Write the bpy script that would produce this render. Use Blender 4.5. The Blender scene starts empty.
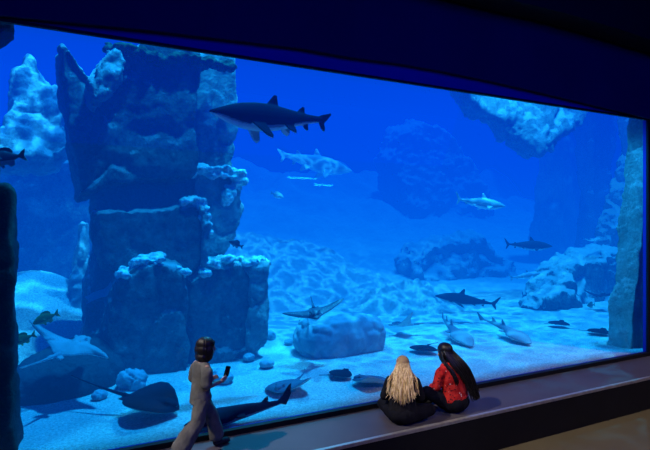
import bpy, bmesh, math, random
import numpy as np
from mathutils import Vector, Matrix, noise, Euler

random.seed(7)
scene = bpy.context.scene
COL = scene.collection
PI = math.pi
scene.view_settings.view_transform = 'Standard'
scene.view_settings.look = 'None'
try:
    scene.cycles.use_denoising = True
    scene.cycles.max_bounces = 8
    scene.cycles.diffuse_bounces = 3
    scene.cycles.transparent_max_bounces = 16
    scene.cycles.caustics_reflective = False
    scene.cycles.caustics_refractive = False
except Exception:
    pass

# ------------------------------------------------------------------ camera
CD, CH, F = 5.79, 2.40, 510.0          # distance to the glass, eye height over the ledge, focal length (px of 650)
FW = (0.451, 0.8925)                   # viewing direction on the ground plan
cam_d = bpy.data.cameras.new('camera'); cam = bpy.data.objects.new('camera', cam_d); COL.objects.link(cam)
cam.location = (0, -CD, CH)
cam.rotation_euler = (PI/2, 0, -math.atan2(FW[0], FW[1]))
cam_d.sensor_width = 36; cam_d.lens = 36*F/650
cam_d.clip_end = 200
scene.camera = cam

def ray(px, py):
    a = (px-325)/F; b = (225-py)/F
    return (FW[0]+a*FW[1], FW[1]-a*FW[0], b)
def P(px, py, y):                       # place at depth y behind the glass
    r = ray(px, py); t = (y+CD)/r[1]
    return Vector((r[0]*t, y, CH+r[2]*t))
def G(px, py, z=0.0):                   # place on the level z
    r = ray(px, py); t = (z-CH)/r[2]
    return Vector((r[0]*t, r[1]*t-CD, z))

# ------------------------------------------------------------------ objects
def tag(o, label=None, cat=None, group=None, kind=None):
    if label: o['label'] = label
    if cat: o['category'] = cat
    if group: o['group'] = group
    if kind: o['kind'] = kind
    return o
def empty(name, loc=(0,0,0), rz=0.0):
    o = bpy.data.objects.new(name, None); COL.objects.link(o)
    o.location = loc; o.rotation_euler = (0,0,rz); o.empty_display_size = .1
    return o
def link(name, me, mats, parent=None, smooth=True):
    o = bpy.data.objects.new(name, me); COL.objects.link(o)
    if not isinstance(mats, (list, tuple)): mats = [mats]
    for m in mats: me.materials.append(m)
    if parent is not None: o.parent = parent
    if smooth and len(me.polygons): me.polygons.foreach_set('use_smooth', [True]*len(me.polygons))
    return o
def bm_mesh(bm, name='m'):
    bmesh.ops.recalc_face_normals(bm, faces=bm.faces[:])
    me = bpy.data.meshes.new(name); bm.to_mesh(me); bm.free(); return me
def remesh(me, voxel, smooth=2, factor=.5):
    o = bpy.data.objects.new('tmp', me); COL.objects.link(o)
    r = o.modifiers.new('r', 'REMESH'); r.mode = 'VOXEL'; r.voxel_size = voxel
    if smooth:
        s = o.modifiers.new('s', 'SMOOTH'); s.iterations = smooth; s.factor = factor
    dg = bpy.context.evaluated_depsgraph_get()
    out = bpy.data.meshes.new_from_object(o.evaluated_get(dg), depsgraph=dg)
    bpy.data.objects.remove(o); bpy.data.meshes.remove(me)
    return out
def arr(me):
    v = np.empty(len(me.vertices)*3); me.vertices.foreach_get('co', v); v = v.reshape(-1,3)
    n = np.empty(len(me.vertices)*3); me.vertices.foreach_get('normal', n); n = n.reshape(-1,3)
    return v, n
def put(me, v):
    me.vertices.foreach_set('co', np.ascontiguousarray(v).ravel()); me.update()
def box(name, lo, hi, mat, parent=None, bevel=0.0):
    bm = bmesh.new()
    bmesh.ops.create_cube(bm, size=1)
    for v in bm.verts:
        v.co = Vector([lo[i]+(v.co[i]+.5)*(hi[i]-lo[i]) for i in range(3)])
    if bevel: bmesh.ops.bevel(bm, geom=bm.edges[:], offset=bevel, segments=2, affect='EDGES')
    return link(name, bm_mesh(bm, name), mat, parent, smooth=False)
def struct(o): o['kind'] = 'structure'; return o

# ------------------------------------------------------------------ materials
def new_mat(name):
    m = bpy.data.materials.new(name); m.use_nodes = True
    nt = m.node_tree; nt.nodes.clear()
    out = nt.nodes.new('ShaderNodeOutputMaterial')
    return m, nt, out
def ramp(nt, fac, stops):
    r = nt.nodes.new('ShaderNodeValToRGB')
    els = r.color_ramp.elements
    while len(els) < len(stops): els.new(.5)
    for e, (p, c) in zip(els, stops):
        e.position = p; e.color = (*c, 1) if len(c) == 3 else c
    nt.links.new(fac, r.inputs[0]); return r.outputs[0]
def tex(nt, scale, detail=4, kind='NOISE', coord='Object', rough=.6):
    tc = nt.nodes.new('ShaderNodeTexCoord')
    if kind == 'NOISE':
        n = nt.nodes.new('ShaderNodeTexNoise'); n.inputs['Scale'].default_value = scale
        n.inputs['Detail'].default_value = detail; n.inputs['Roughness'].default_value = rough
        nt.links.new(tc.outputs[coord], n.inputs['Vector']); return n.outputs['Fac']
    n = nt.nodes.new('ShaderNodeTexVoronoi'); n.inputs['Scale'].default_value = scale
    n.feature = kind; nt.links.new(tc.outputs[coord], n.inputs['Vector']); return n.outputs['Distance']
def mix(nt, fac, a, b):
    m = nt.nodes.new('ShaderNodeMix'); m.data_type = 'RGBA'
    for s, v in ((0, fac), (6, a), (7, b)):
        if isinstance(v, (int, float)): m.inputs[s].default_value = v
        elif isinstance(v, tuple): m.inputs[s].default_value = (*v, 1)
        else: nt.links.new(v, m.inputs[s])
    return m.outputs[2]
def bsdf(nt, out, color, rough=.7, metal=0.0, spec=.3, bump=None, bump_s=.3, bump_d=.02):
    b = nt.nodes.new('ShaderNodeBsdfPrincipled')
    if isinstance(color, tuple): b.inputs['Base Color'].default_value = (*color, 1)
    else: nt.links.new(color, b.inputs['Base Color'])
    b.inputs['Roughness'].default_value = rough; b.inputs['Metallic'].default_value = metal
    b.inputs['Specular IOR Level'].default_value = spec
    if bump is not None:
        bp = nt.nodes.new('ShaderNodeBump'); bp.inputs['Strength'].default_value = bump_s
        bp.inputs['Distance'].default_value = bump_d
        nt.links.new(bump, bp.inputs['Height']); nt.links.new(bp.outputs[0], b.inputs['Normal'])
    nt.links.new(b.outputs[0], out.inputs[0]); return b
def plain(name, c1, c2=None, scale=8, rough=.7, metal=0, spec=.3, bump_s=.15, bump_d=.01):
    m, nt, out = new_mat(name)
    n = tex(nt, scale)
    c2 = c2 or tuple(x*.7 for x in c1)
    bsdf(nt, out, ramp(nt, n, [(.35, c2), (.65, c1)]), rough, metal, spec, n, bump_s, bump_d)
    return m
def rock_mat(name, dark, light, top, topamt=.8, scale=1.3):
    """stone, paler on what faces up"""
    m, nt, out = new_mat(name)
    n = tex(nt, scale, 8, rough=.65)
    n2 = tex(nt, scale*8, 9, rough=.78)
    nm = nt.nodes.new('ShaderNodeMix'); nm.inputs[0].default_value = .45; nt.links.new(n, nm.inputs[2]); nt.links.new(n2, nm.inputs[3])
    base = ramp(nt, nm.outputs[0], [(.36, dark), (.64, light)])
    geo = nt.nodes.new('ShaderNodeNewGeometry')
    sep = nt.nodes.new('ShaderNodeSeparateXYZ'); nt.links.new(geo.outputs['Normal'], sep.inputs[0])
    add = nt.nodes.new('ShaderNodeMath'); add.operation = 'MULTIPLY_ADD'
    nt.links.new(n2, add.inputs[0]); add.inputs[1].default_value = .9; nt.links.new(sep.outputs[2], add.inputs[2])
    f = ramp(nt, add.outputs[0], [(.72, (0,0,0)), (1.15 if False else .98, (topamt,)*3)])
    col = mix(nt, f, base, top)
    mx = nt.nodes.new('ShaderNodeMath'); mx.operation = 'MULTIPLY_ADD'
    nt.links.new(n2, mx.inputs[0]); mx.inputs[1].default_value = .5; nt.links.new(n, mx.inputs[2])
    bsdf(nt, out, col, .85, 0, .15, mx.outputs[0], 1.0, .22)
    return m
def tone_mat(name, back, belly, rough=.5, spec=.35, spots=None, scale=6):
    """animal skin: dark back to pale belly by the mesh attribute tone, soft mottling"""
    m, nt, out = new_mat(name)
    at = nt.nodes.new('ShaderNodeAttribute'); at.attribute_name = 'tone'
    n = tex(nt, scale, 5)
    bk = ramp(nt, n, [(.35, tuple(x*.75 for x in back)), (.65, back)])
    if spots:
        v = tex(nt, 26, kind='F1')
        bk = mix(nt, ramp(nt, v, [(.16, (1,1,1)), (.24, (0,0,0))]), bk, spots)
    bsdf(nt, out, mix(nt, at.outputs['Fac'], bk, belly), rough, 0, spec, n, .1, .01)
    return m

M = {}
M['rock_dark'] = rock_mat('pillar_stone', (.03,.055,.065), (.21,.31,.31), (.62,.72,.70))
M['rock_shadow'] = rock_mat('shaded_stone', (.02,.035,.045), (.05,.08,.09), (.07,.10,.11))  # darker copy of the pillar stone, foot boulder's shade painted into its colours
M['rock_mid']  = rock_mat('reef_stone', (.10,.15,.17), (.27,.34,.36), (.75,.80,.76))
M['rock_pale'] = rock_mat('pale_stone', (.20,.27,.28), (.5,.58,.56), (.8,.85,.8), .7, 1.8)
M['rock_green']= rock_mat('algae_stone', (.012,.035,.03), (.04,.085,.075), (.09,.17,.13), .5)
M['algae']     = plain('hanging_algae', (.05,.11,.06), (.015,.04,.03), 18, .95, 0, .05, .8, .04)
M['coral']     = plain('coral_crust', (.85,.95,.88), (.30,.45,.45), 14, .9, 0, .1, .8, .05)
M['stone']     = plain('smooth_stone', (.30,.42,.46), (.17,.25,.30), 4, .8, 0, .2, .5, .03)
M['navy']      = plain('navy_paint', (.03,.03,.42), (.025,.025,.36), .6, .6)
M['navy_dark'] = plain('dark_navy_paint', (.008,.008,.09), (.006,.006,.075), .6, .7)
M['black']     = plain('black_paint', (.006,.006,.008), (.004,.004,.005), 3, .6)
M['ledge']     = plain('ledge_laminate', (.092,.080,.094), (.076,.066,.078), 1.2, .55, 0, .3, .04)
M['steel']     = plain('brushed_edge', (.55,.52,.46), (.4,.38,.34), 12, .4, .6)
M['tank']      = plain('tank_liner', (.03,.09,.2), (.02,.06,.15), .3, .9)

m, nt, out = new_mat('hall_floor')
n = tex(nt, 1.2, 6); n2 = tex(nt, 60, 3)
bsdf(nt, out, mix(nt, n2, ramp(nt, n, [(.3, (.10,.082,.045)), (.7, (.15,.122,.07))]), (.12,.097,.05)), .6, 0, .3, n2, .05, .005)
M['floor'] = m

m, nt, out = new_mat('tank_sand')
n = tex(nt, 30, 5, rough=.75); n2 = tex(nt, 1.1, 5); n3 = tex(nt, 5, 4)
c = ramp(nt, n, [(.33, (.30,.34,.33)), (.68, (.95,.95,.86))])
c = mix(nt, ramp(nt, n2, [(.42, (0,0,0)), (.66, (.45,.45,.45))]), c, (.34,.40,.40))
mx = nt.nodes.new('ShaderNodeMath'); mx.operation = 'ADD'; nt.links.new(n, mx.inputs[0]); nt.links.new(n3, mx.inputs[1])
bsdf(nt, out, c, .95, 0, .1, mx.outputs[0], .8, .06)
M['sand'] = m

# clear acrylic pane: lets light straight through, mirrors a little
m, nt, out = new_mat('acrylic')
tr = nt.nodes.new('ShaderNodeBsdfTransparent'); tr.inputs[0].default_value = (.97,.985,1,1)
gl = nt.nodes.new('ShaderNodeBsdfGlossy'); gl.inputs['Roughness'].default_value = .0
lw = nt.nodes.new('ShaderNodeLayerWeight'); lw.inputs['Blend'].default_value = .5
pw = nt.nodes.new('ShaderNodeMath'); pw.operation = 'POWER'; pw.inputs[1].default_value = 5; nt.links.new(lw.outputs['Facing'], pw.inputs[0])
fr = nt.nodes.new('ShaderNodeMath'); fr.operation = 'MULTIPLY_ADD'; fr.inputs[1].default_value = .4; fr.inputs[2].default_value = .012; nt.links.new(pw.outputs[0], fr.inputs[0])
ms = nt.nodes.new('ShaderNodeMixShader')
nt.links.new(fr.outputs[0], ms.inputs[0]); nt.links.new(tr.outputs[0], ms.inputs[1]); nt.links.new(gl.outputs[0], ms.inputs[2])
nt.links.new(ms.outputs[0], out.inputs[0]); M['glass'] = m

# water: absorbs what passes and glows blue by itself in place of scattered light
SIG = .08
HAZE = (.0, .078, .86); HAZE_LOW = (.0, .165, .90)  # greener glow low down, standing for light off the sand
m, nt, out = new_mat('aquarium_water')
va = nt.nodes.new('ShaderNodeVolumeAbsorption'); va.inputs['Color'].default_value = (0,0,0,1); va.inputs['Density'].default_value = SIG
ve = nt.nodes.new('ShaderNodeEmission'); ve.inputs['Color'].default_value = (*HAZE,1); ve.inputs['Strength'].default_value = SIG
ad = nt.nodes.new('ShaderNodeAddShader')
geo = nt.nodes.new('ShaderNodeNewGeometry'); sp = nt.nodes.new('ShaderNodeSeparateXYZ'); nt.links.new(geo.outputs['Position'], sp.inputs[0])
mr = nt.nodes.new('ShaderNodeMapRange'); mr.inputs[1].default_value = 0; mr.inputs[2].default_value = 5.0; nt.links.new(sp.outputs[2], mr.inputs[0])
nt.links.new(mix(nt, mr.outputs[0], HAZE_LOW, HAZE), ve.inputs['Color'])
nt.links.new(va.outputs[0], ad.inputs[0]); nt.links.new(ve.outputs[0], ad.inputs[1]); nt.links.new(ad.outputs[0], out.inputs['Volume'])
M['water'] = m

# ------------------------------------------------------------------ the setting
WX0, WX1, WZ0, WZ1 = -3.2, 9.54, .05, 4.35     # the viewing window
XL, XR, YB, YH = -7.0, 36.0, 30.0, -11.0
TOP = 12.0
def wall_with_hole():
    bm = bmesh.new()
    y0, y1 = -.06, .0
    xs = [XL, WX0, WX1, XR]; zs = [-.6, WZ0, WZ1, TOP]
    def cell(i, k):
        r = bmesh.ops.create_cube(bm, size=1)['verts']
        lo = (xs[i], y0, zs[k]); hi = (xs[i+1], y1, zs[k+1])
        for v in r: v.co = Vector([lo[j]+(v.co[j]+.5)*(hi[j]-lo[j]) for j in range(3)])
    for i in range(3):
        for k in range(3):
            if not (i == 1 and k == 1): cell(i, k)
    bmesh.ops.remove_doubles(bm, verts=bm.verts[:], dist=1e-5)
    return bm_mesh(bm)
struct(link('wall_front', wall_with_hole(), M['navy'], smooth=False))
struct(box('window_1', (WX0, .0, WZ0-.02), (WX1, .04, WZ1+.02), M['glass']))
struct(box('trim_1', (WX0-.05, -.13, .0), (WX1+.06, -.055, WZ0+.012), M['black']))          # sill strip
struct(box('trim_2', (WX0-.05, -.10, WZ1-.02), (WX1+.08, -.055, WZ1+.01), M['black']))     # head strip
struct(box('trim_3', (WX1, -.10, WZ0), (WX1+.06, -.058, WZ1), M['black']))
struct(box('floor', (XL, YH, -.6), (XR, -.92, -.5), M['floor']))
struct(box('platform_ledge', (XL, -.90, -.5), (XR, -.06, 0.0), M['ledge'], bevel=.004))
struct(box('baseboard_front', (XL, -.925, -.5), (XR, -.90, -.035), M['black']))
struct(box('trim_4', (XL, -.935, -.035), (XR, -.885, .006), M['steel'], bevel=.004))
struct(box('ceiling', (XL, YH, 11.0), (XR, -.06, 11.2), M['black']))
struct(box('wall_rear', (XL, YH-.2, -.6), (XR, YH, TOP), M['black']))
struct(box('wall_left', (XL-.2, YH-.2, -.6), (XL, YB+.2, TOP), M['tank']))
struct(box('wall_right', (XR, YH-.2, -.6), (XR+.2, YB+.2, TOP), M['tank']))
struct(box('wall_back', (XL, YB, -.6), (XR, YB+.2, TOP), M['tank']))
w = struct(box('water', (XL+.02, .05, -.9), (XR-.02, YB-.02, TOP-.3), M['water']))

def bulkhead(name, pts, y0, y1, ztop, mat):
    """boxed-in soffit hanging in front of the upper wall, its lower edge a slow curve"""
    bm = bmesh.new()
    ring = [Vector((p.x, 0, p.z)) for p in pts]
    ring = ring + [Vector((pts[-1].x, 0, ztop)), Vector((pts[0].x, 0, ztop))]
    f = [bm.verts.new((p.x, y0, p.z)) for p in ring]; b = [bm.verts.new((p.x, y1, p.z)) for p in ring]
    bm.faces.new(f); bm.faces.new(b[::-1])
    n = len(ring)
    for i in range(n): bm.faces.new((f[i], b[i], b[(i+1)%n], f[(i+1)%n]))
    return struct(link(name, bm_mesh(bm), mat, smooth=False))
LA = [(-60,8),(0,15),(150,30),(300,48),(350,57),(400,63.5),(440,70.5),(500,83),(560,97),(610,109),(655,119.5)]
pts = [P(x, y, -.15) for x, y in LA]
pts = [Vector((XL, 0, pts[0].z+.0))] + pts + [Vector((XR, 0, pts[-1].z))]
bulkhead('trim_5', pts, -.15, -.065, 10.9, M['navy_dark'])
LB = [(440,-18),(500,-2),(570,15),(610,27),(650,40),(700,56)]
pts = [P(x, y, -.6) for x, y in LB]
pts = [Vector((XL, 0, pts[0].z+.9))] + pts + [Vector((XR, 0, pts[-1].z-.2))]
bulkhead('trim_6', pts, -.62, -.23, 10.9, M['black'])

# ------------------------------------------------------------------ sand
def sand_h(x, y):
    h = -.03 + .03*noise.noise((x*.5, y*.5, 0)) + .012*noise.noise((x*3, y*3, 4))
    h += 1.5*math.exp(-(((x+.6)/1.7)**2+((y-6.0)/1.5)**2))            # bank by the far left wall
    h += .5*math.exp(-(((x+1.6)/1.2)**2+((y-4.2)/1.2)**2))
    h += .9*max(0, min(1, (y-7)/8))**1.5
    if y > 13: h += 5.5*((y-13)/16)**1.6*(1+.35*noise.noise((x*.35, y*.35, 9)))+.25*noise.fractal(Vector((x*.9,y*.9,2)),1,2,3)*min(1,(y-13)/3)
    if y < .5: h = h*y/.5 + .02*(1-y/.5)
    return h
def grid_mesh(x0, x1, nx, ys, hfun):
    bm = bmesh.new(); rows = []
    for y in ys:
        rows.append([bm.verts.new((x0+(x1-x0)*i/nx, y, hfun(x0+(x1-x0)*i/nx, y))) for i in range(nx+1)])
    for a, b in zip(rows, rows[1:]):
        for i in range(nx): bm.faces.new((a[i], a[i+1], b[i+1], b[i]))
    return bm_mesh(bm)
ys = [.045] + [.045+ (YB-.2)*((i/110)**1.6) for i in range(1, 111)]
struct(link('sand_floor', grid_mesh(XL+.1, XR-.1, 240, ys, sand_h), M['sand']))

# ------------------------------------------------------------------ rock
def prism(bm, pix, y0, depth, front=.9, back=.9, lean=0.0, yref=None):
    """a block of stone: outline seen from the hall, face at depth y0, rounded to the front and to the back"""
    pts = [P(x, y, y0 if yref is None else yref) for x, y in pix]
    zmin = min(p.z for p in pts); cx = sum(p.x for p in pts)/len(pts); cz = sum(p.z for p in pts)/len(pts)
    rings = []
    for fr, sc in ((0, front), (.18, 1.0), (.75, 1.0), (1.0, back)):
        ring = []
        for p in pts:
            x = cx+(p.x-cx)*sc; z = cz+(p.z-cz)*sc
            ring.append(bm.verts.new((x, y0+depth*fr+lean*max(0, z-zmin), z)))
        rings.append(ring)
    n = len(pts)
    bm.faces.new(rings[0]); bm.faces.new(rings[-1][::-1])
    for a, b in zip(rings, rings[1:]):
        for i in range(n): bm.faces.new((a[i], b[i], b[(i+1)%n], a[(i+1)%n]))
def blob(bm, c, r, seg=16, rot=None):
    mt = Matrix.Translation(Vector(c)) @ (rot.to_matrix().to_4x4() if rot else Matrix.Identity(4)) @ Matrix.Diagonal((r[0], r[1], r[2], 1))
    bmesh.ops.create_uvsphere(bm, u_segments=seg, v_segments=max(6, seg//2+2), radius=1, matrix=mt)
def crag(me, amp=.12, freq=1.0, seed=0, vert=.55, fine=.3, fissure=.6, crack=.5):
    v, n = arr(me); out = v.copy(); off = Vector((seed*13.7, seed*5.1, seed*3.3))
    for i in range(len(v)):
        p = Vector(v[i])
        q = Vector((p.x*freq, p.y*freq, p.z*freq*vert))+off
        d = noise.fractal(q, 1.0, 2.1, 3)
        dist, _ = noise.voronoi(q*1.7)
        d += crack*(dist[1]-dist[0]-.35)*1.6
        d += fine*noise.fractal(p*freq*4.5+off, .7, 2.2, 4)
        d2, _ = noise.voronoi(q*.75+Vector((noise.noise(q*2)*.25, 0, noise.noise(q*2+Vector((5,5,5)))*.25)))
        d -= fissure*math.exp(-((d2[1]-d2[0])/.055)**2)
        ly = math.sin(p.z*freq*5.5+2*noise.noise(q*.7))
        d += .10*ly
        out[i] = v[i]+n[i]*(amp*d)
    put(me, out); return me
def rock(name, blocks, mat, parent=None, voxel=.055, amp=.12, freq=1.0, seed=0, smooth=3, **k):
    bm = bmesh.new()
    for b in blocks: prism(bm, *b[0:3], **(b[3] if len(b) > 3 else {}))
    me = remesh(bm_mesh(bm), voxel, smooth)
    crag(me, amp, freq, seed, **k)
    return link(name, me, mat, parent, smooth=True)
def crust(name, pix, y, mat, parent, n=26, r=(.05,.13), seed=0, spread=.22, voxel=.022):
    """knobbly coral growth along the upper edge of a block"""
    rnd = random.Random(seed); bm = bmesh.new()
    pts = [P(a, b, y) for a, b in pix]
    for a, b in zip(pts, pts[1:]):
        m_ = max(2, int((b-a).length/.055))
        for i in range(m_+1):
            c = a.lerp(b, i/m_)
            for _ in range(2):
                q = c+Vector((rnd.uniform(-.05,.05), rnd.uniform(-.02, spread), rnd.uniform(-.09,.05)))
                rr = rnd.uniform(*r); blob(bm, q, (rr*1.2, rr, rr*.75), 10)
    me = remesh(bm_mesh(bm), voxel, 1)
    crag(me, .035, 5, seed, vert=1)
    return link(name, me, mat, parent)

# --- the tall pillar
pil = empty('rock_tower', G(150, 372, -.05))
tag(pil, 'tall dark stacked rock pillar standing in the tank behind the walking child', 'rock')
def under(o, root):
    bpy.context.view_layer.update()
    o.parent = root; o.matrix_parent_inverse = Matrix.Translation(-root.location) if root.type == 'EMPTY' else Matrix.Identity(4)
    return o
R = lambda o: under(o, pil)
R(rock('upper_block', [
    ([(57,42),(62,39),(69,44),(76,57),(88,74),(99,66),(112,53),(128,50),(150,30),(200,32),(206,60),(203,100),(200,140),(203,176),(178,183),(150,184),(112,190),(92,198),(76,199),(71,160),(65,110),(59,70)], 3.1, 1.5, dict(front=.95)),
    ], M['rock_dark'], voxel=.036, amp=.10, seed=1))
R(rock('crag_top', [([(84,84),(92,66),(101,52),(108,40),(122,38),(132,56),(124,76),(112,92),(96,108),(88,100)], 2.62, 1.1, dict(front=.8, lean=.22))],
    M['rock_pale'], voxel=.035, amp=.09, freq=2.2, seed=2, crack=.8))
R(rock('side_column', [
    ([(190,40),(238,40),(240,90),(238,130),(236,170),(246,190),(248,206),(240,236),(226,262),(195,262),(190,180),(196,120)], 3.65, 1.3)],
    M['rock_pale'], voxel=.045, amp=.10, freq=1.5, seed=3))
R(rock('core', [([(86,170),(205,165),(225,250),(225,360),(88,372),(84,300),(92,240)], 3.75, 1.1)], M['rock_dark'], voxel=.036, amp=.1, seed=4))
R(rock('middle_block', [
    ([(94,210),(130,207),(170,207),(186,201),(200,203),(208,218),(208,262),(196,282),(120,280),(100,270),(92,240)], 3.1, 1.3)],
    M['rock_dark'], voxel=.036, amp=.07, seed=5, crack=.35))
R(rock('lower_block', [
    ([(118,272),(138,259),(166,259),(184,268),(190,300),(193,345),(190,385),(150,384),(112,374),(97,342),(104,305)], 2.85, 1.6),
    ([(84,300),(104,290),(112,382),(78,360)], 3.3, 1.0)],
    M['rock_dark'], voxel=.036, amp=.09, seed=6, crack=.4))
R(rock('lit_side_slab', [([(246,264),(270,262),(273,300),(269,345),(257,358),(247,350),(250,310)], 3.0, .6, dict(front=.85))], M['rock_pale'], voxel=.03, amp=.07, freq=2.2, seed=41))  # added pale slab, its colour stands in for the block's lit side
R(rock('lit_edge_slab', [([(200,204),(208,208),(211,225),(210,262),(203,266),(202,230)], 3.0, .4, dict(front=.8))], M['rock_pale'], voxel=.025, amp=.05, freq=3, seed=42))  # thin pale slab added as the lit rim of the middle block
R(rock('side_block', [
    ([(186,278),(204,264),(236,260),(268,260),(272,300),(268,345),(255,356),(236,362),(202,380),(186,376)], 3.1, 1.5)],
    M['rock_dark'], voxel=.036, amp=.09, seed=7, crack=.5))
R(crust('coral_crust', [(121,276),(132,266),(146,260),(160,258),(172,264),(183,274)], 2.88, M['coral'], None, seed=1, r=(.04,.10)))
R(crust('coral_crust', [(182,203),(192,199),(201,203),(206,213),(207,232)], 3.1, M['coral'], None, seed=2, r=(.04,.09), spread=.12))
R(crust('coral_crust', [(205,268),(216,263),(230,261),(246,262),(268,261)], 3.1, M['coral'], None, seed=3, r=(.05,.12), spread=.5))
R(crust('coral_crust', [(190,172),(202,168),(214,172),(226,170),(238,176),(242,184),(230,190),(228,200)], 3.5, M['coral'], None, seed=4, r=(.05,.11), spread=.2))

R(crust('hanging_algae', [(112,44),(126,47),(140,50),(160,56),(180,56),(200,58),(216,60),(230,62)], 3.0, M['algae'], None, seed=9, r=(.05,.12), spread=.3))
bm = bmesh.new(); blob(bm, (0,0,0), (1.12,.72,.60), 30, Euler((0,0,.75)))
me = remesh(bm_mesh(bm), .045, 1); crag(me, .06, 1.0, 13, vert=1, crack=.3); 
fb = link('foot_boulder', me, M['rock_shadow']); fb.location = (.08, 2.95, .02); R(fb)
# --- rock around it
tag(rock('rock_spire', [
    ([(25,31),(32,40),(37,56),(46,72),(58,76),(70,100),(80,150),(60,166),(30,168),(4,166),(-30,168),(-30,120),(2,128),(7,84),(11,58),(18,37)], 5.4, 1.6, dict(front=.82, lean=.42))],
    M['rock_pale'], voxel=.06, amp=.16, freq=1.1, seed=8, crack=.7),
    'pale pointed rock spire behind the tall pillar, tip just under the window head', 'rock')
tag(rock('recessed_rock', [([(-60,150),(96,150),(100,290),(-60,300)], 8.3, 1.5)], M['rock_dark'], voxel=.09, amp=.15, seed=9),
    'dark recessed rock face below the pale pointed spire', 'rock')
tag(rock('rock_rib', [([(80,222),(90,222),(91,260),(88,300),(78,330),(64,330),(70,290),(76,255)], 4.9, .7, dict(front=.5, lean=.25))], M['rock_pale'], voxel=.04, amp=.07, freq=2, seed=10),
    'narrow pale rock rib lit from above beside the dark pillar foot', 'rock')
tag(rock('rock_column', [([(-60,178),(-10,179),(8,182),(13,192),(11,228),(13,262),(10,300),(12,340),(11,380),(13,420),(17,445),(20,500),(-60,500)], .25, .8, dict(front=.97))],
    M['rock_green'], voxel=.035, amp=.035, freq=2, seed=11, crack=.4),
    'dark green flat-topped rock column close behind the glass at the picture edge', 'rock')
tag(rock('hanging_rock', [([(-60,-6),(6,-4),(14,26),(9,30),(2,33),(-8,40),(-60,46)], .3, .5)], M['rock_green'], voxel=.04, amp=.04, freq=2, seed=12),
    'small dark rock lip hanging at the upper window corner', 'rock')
def boulder(name, c, r, mat, label, seed, amp=.12, voxel=.05, rz=0, boxy=0.0, freq=1.2):
    bm = bmesh.new(); blob(bm, (0,0,0), r, 28)
    r = tuple(r)
    me = remesh(bm_mesh(bm), voxel, 1)
    v, n = arr(me)
    if boxy:
        u = v/np.array(r); L = np.linalg.norm(u, axis=1, keepdims=True)
        mx = np.abs(u).max(axis=1, keepdims=True)
        v = v*(1-boxy) + boxy*(u/np.maximum(mx,1e-6)*np.minimum(L,1)*.86)*np.array(r); put(me, v)
    crag(me, amp*min(r), freq/max(.25, min(r)*1.3), seed, vert=1, fine=.12, crack=.35)
    o = link(name, me, mat); o.location = c; o.rotation_euler = (0,0,rz)
    return tag(o, label, 'rock')
c = G(346, 359, -.03)
boulder('boulder', (c.x+.24, c.y+.66, .20), (1.0,.62,.52), M['stone'], 'wide flat-topped blue grey boulder standing alone on open sand', 5, .10, .035, boxy=.36)
def stone(px, py, r, seed, label, z=0.0):
    c = G(px, py, 0.0); r = (r[0], r[1], r[2]*.8)
    return boulder('stone', (c.x, c.y+r[1]*.6, r[2]*.45+z), r, M['stone'], label, seed, .34, min(r)*.12, seed*1.3)
stone(133, 389, (.24,.2,.24), 21, 'round pale stone at the foot of the pillar above the dark stingray')
stone(100, 399, (.12,.1,.09), 22, 'small stone on the sand beside the dark stingray tail')
stone(224, 381, (.25,.16,.13), 23, 'smooth stone on the sand just past the child hand')
stone(259, 346, (.13,.11,.10), 24, 'small stone near the pillar base, nearer to the pillar of two')
stone(268, 366, (.17,.12,.10), 25, 'low stone on the sand above the pale flat ray')
stone(272, 339, (.12,.1,.14), 26, 'upright little stone between pillar base and flat-topped boulder')
stone(250, 360, (.12,.1,.09), 27, 'little stone touching the lower edge of the pillar side block')
stone(290, 344, (.10,.1,.08), 28, 'little stone just beside the flat-topped boulder')

# --- reef behind
def reef(name, x0, x1, y0, y1, hf, mat, nx=230, ny=150):
    me = grid_mesh(x0, x1, nx, [y0+(y1-y0)*j/ny for j in range(ny+1)], hf)
    return link(name, me, mat)
def ridged(x, y, f, s):
    q = Vector((x*f, y*f, s)); d, _ = noise.voronoi(q); e, _ = noise.voronoi(q*2.7+Vector((3,1,2)))
    return (d[1]-d[0])*.8 + (e[1]-e[0])*.42 + .5*noise.fractal(q*1.7, .8, 2, 5)
def sm(a, b, t): t = max(0, min(1, (t-a)/(b-a))); return t*t*(3-2*t)
def reef_left(x, y):
    e = sm(5.2, 7.2, x)*1.0
    crest = 2.35-.16*(x-4.5) if x > 4.5 else 2.35
    return -.35 + (crest*.95+.3)*sm(6.2, 12.5, y)*sm(3.0,4.6,x)*(1-.85*sm(8.5,12.3,x)) + .38*ridged(x,y,.75,1.0)*sm(5.0,6.6,y)*(1-sm(10.8,12.4,x)) - .45*sm(11.2,12.6,x)
rf = empty('rock_reef', (7, 9, -.05)); tag(rf, 'long craggy rock reef rising from the sand behind the flat-topped boulder', 'rock')
under(reef('reef_slope', 2.6, 12.6, 5.2, 13.5, reef_left, M['rock_mid']), rf)
def reef_mid(x, y):
    d = math.exp(-(((x-9.2)/2.0)**2+((y-6.6)/1.3)**2))
    return -.35 + .95*d + .36*ridged(x,y,1.0,7.0)*min(1,d*2.2)
under(reef('reef_mound', 6.0, 11.4, 4.6, 9.4, reef_mid, M['rock_pale'], 180, 150), rf)

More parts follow.
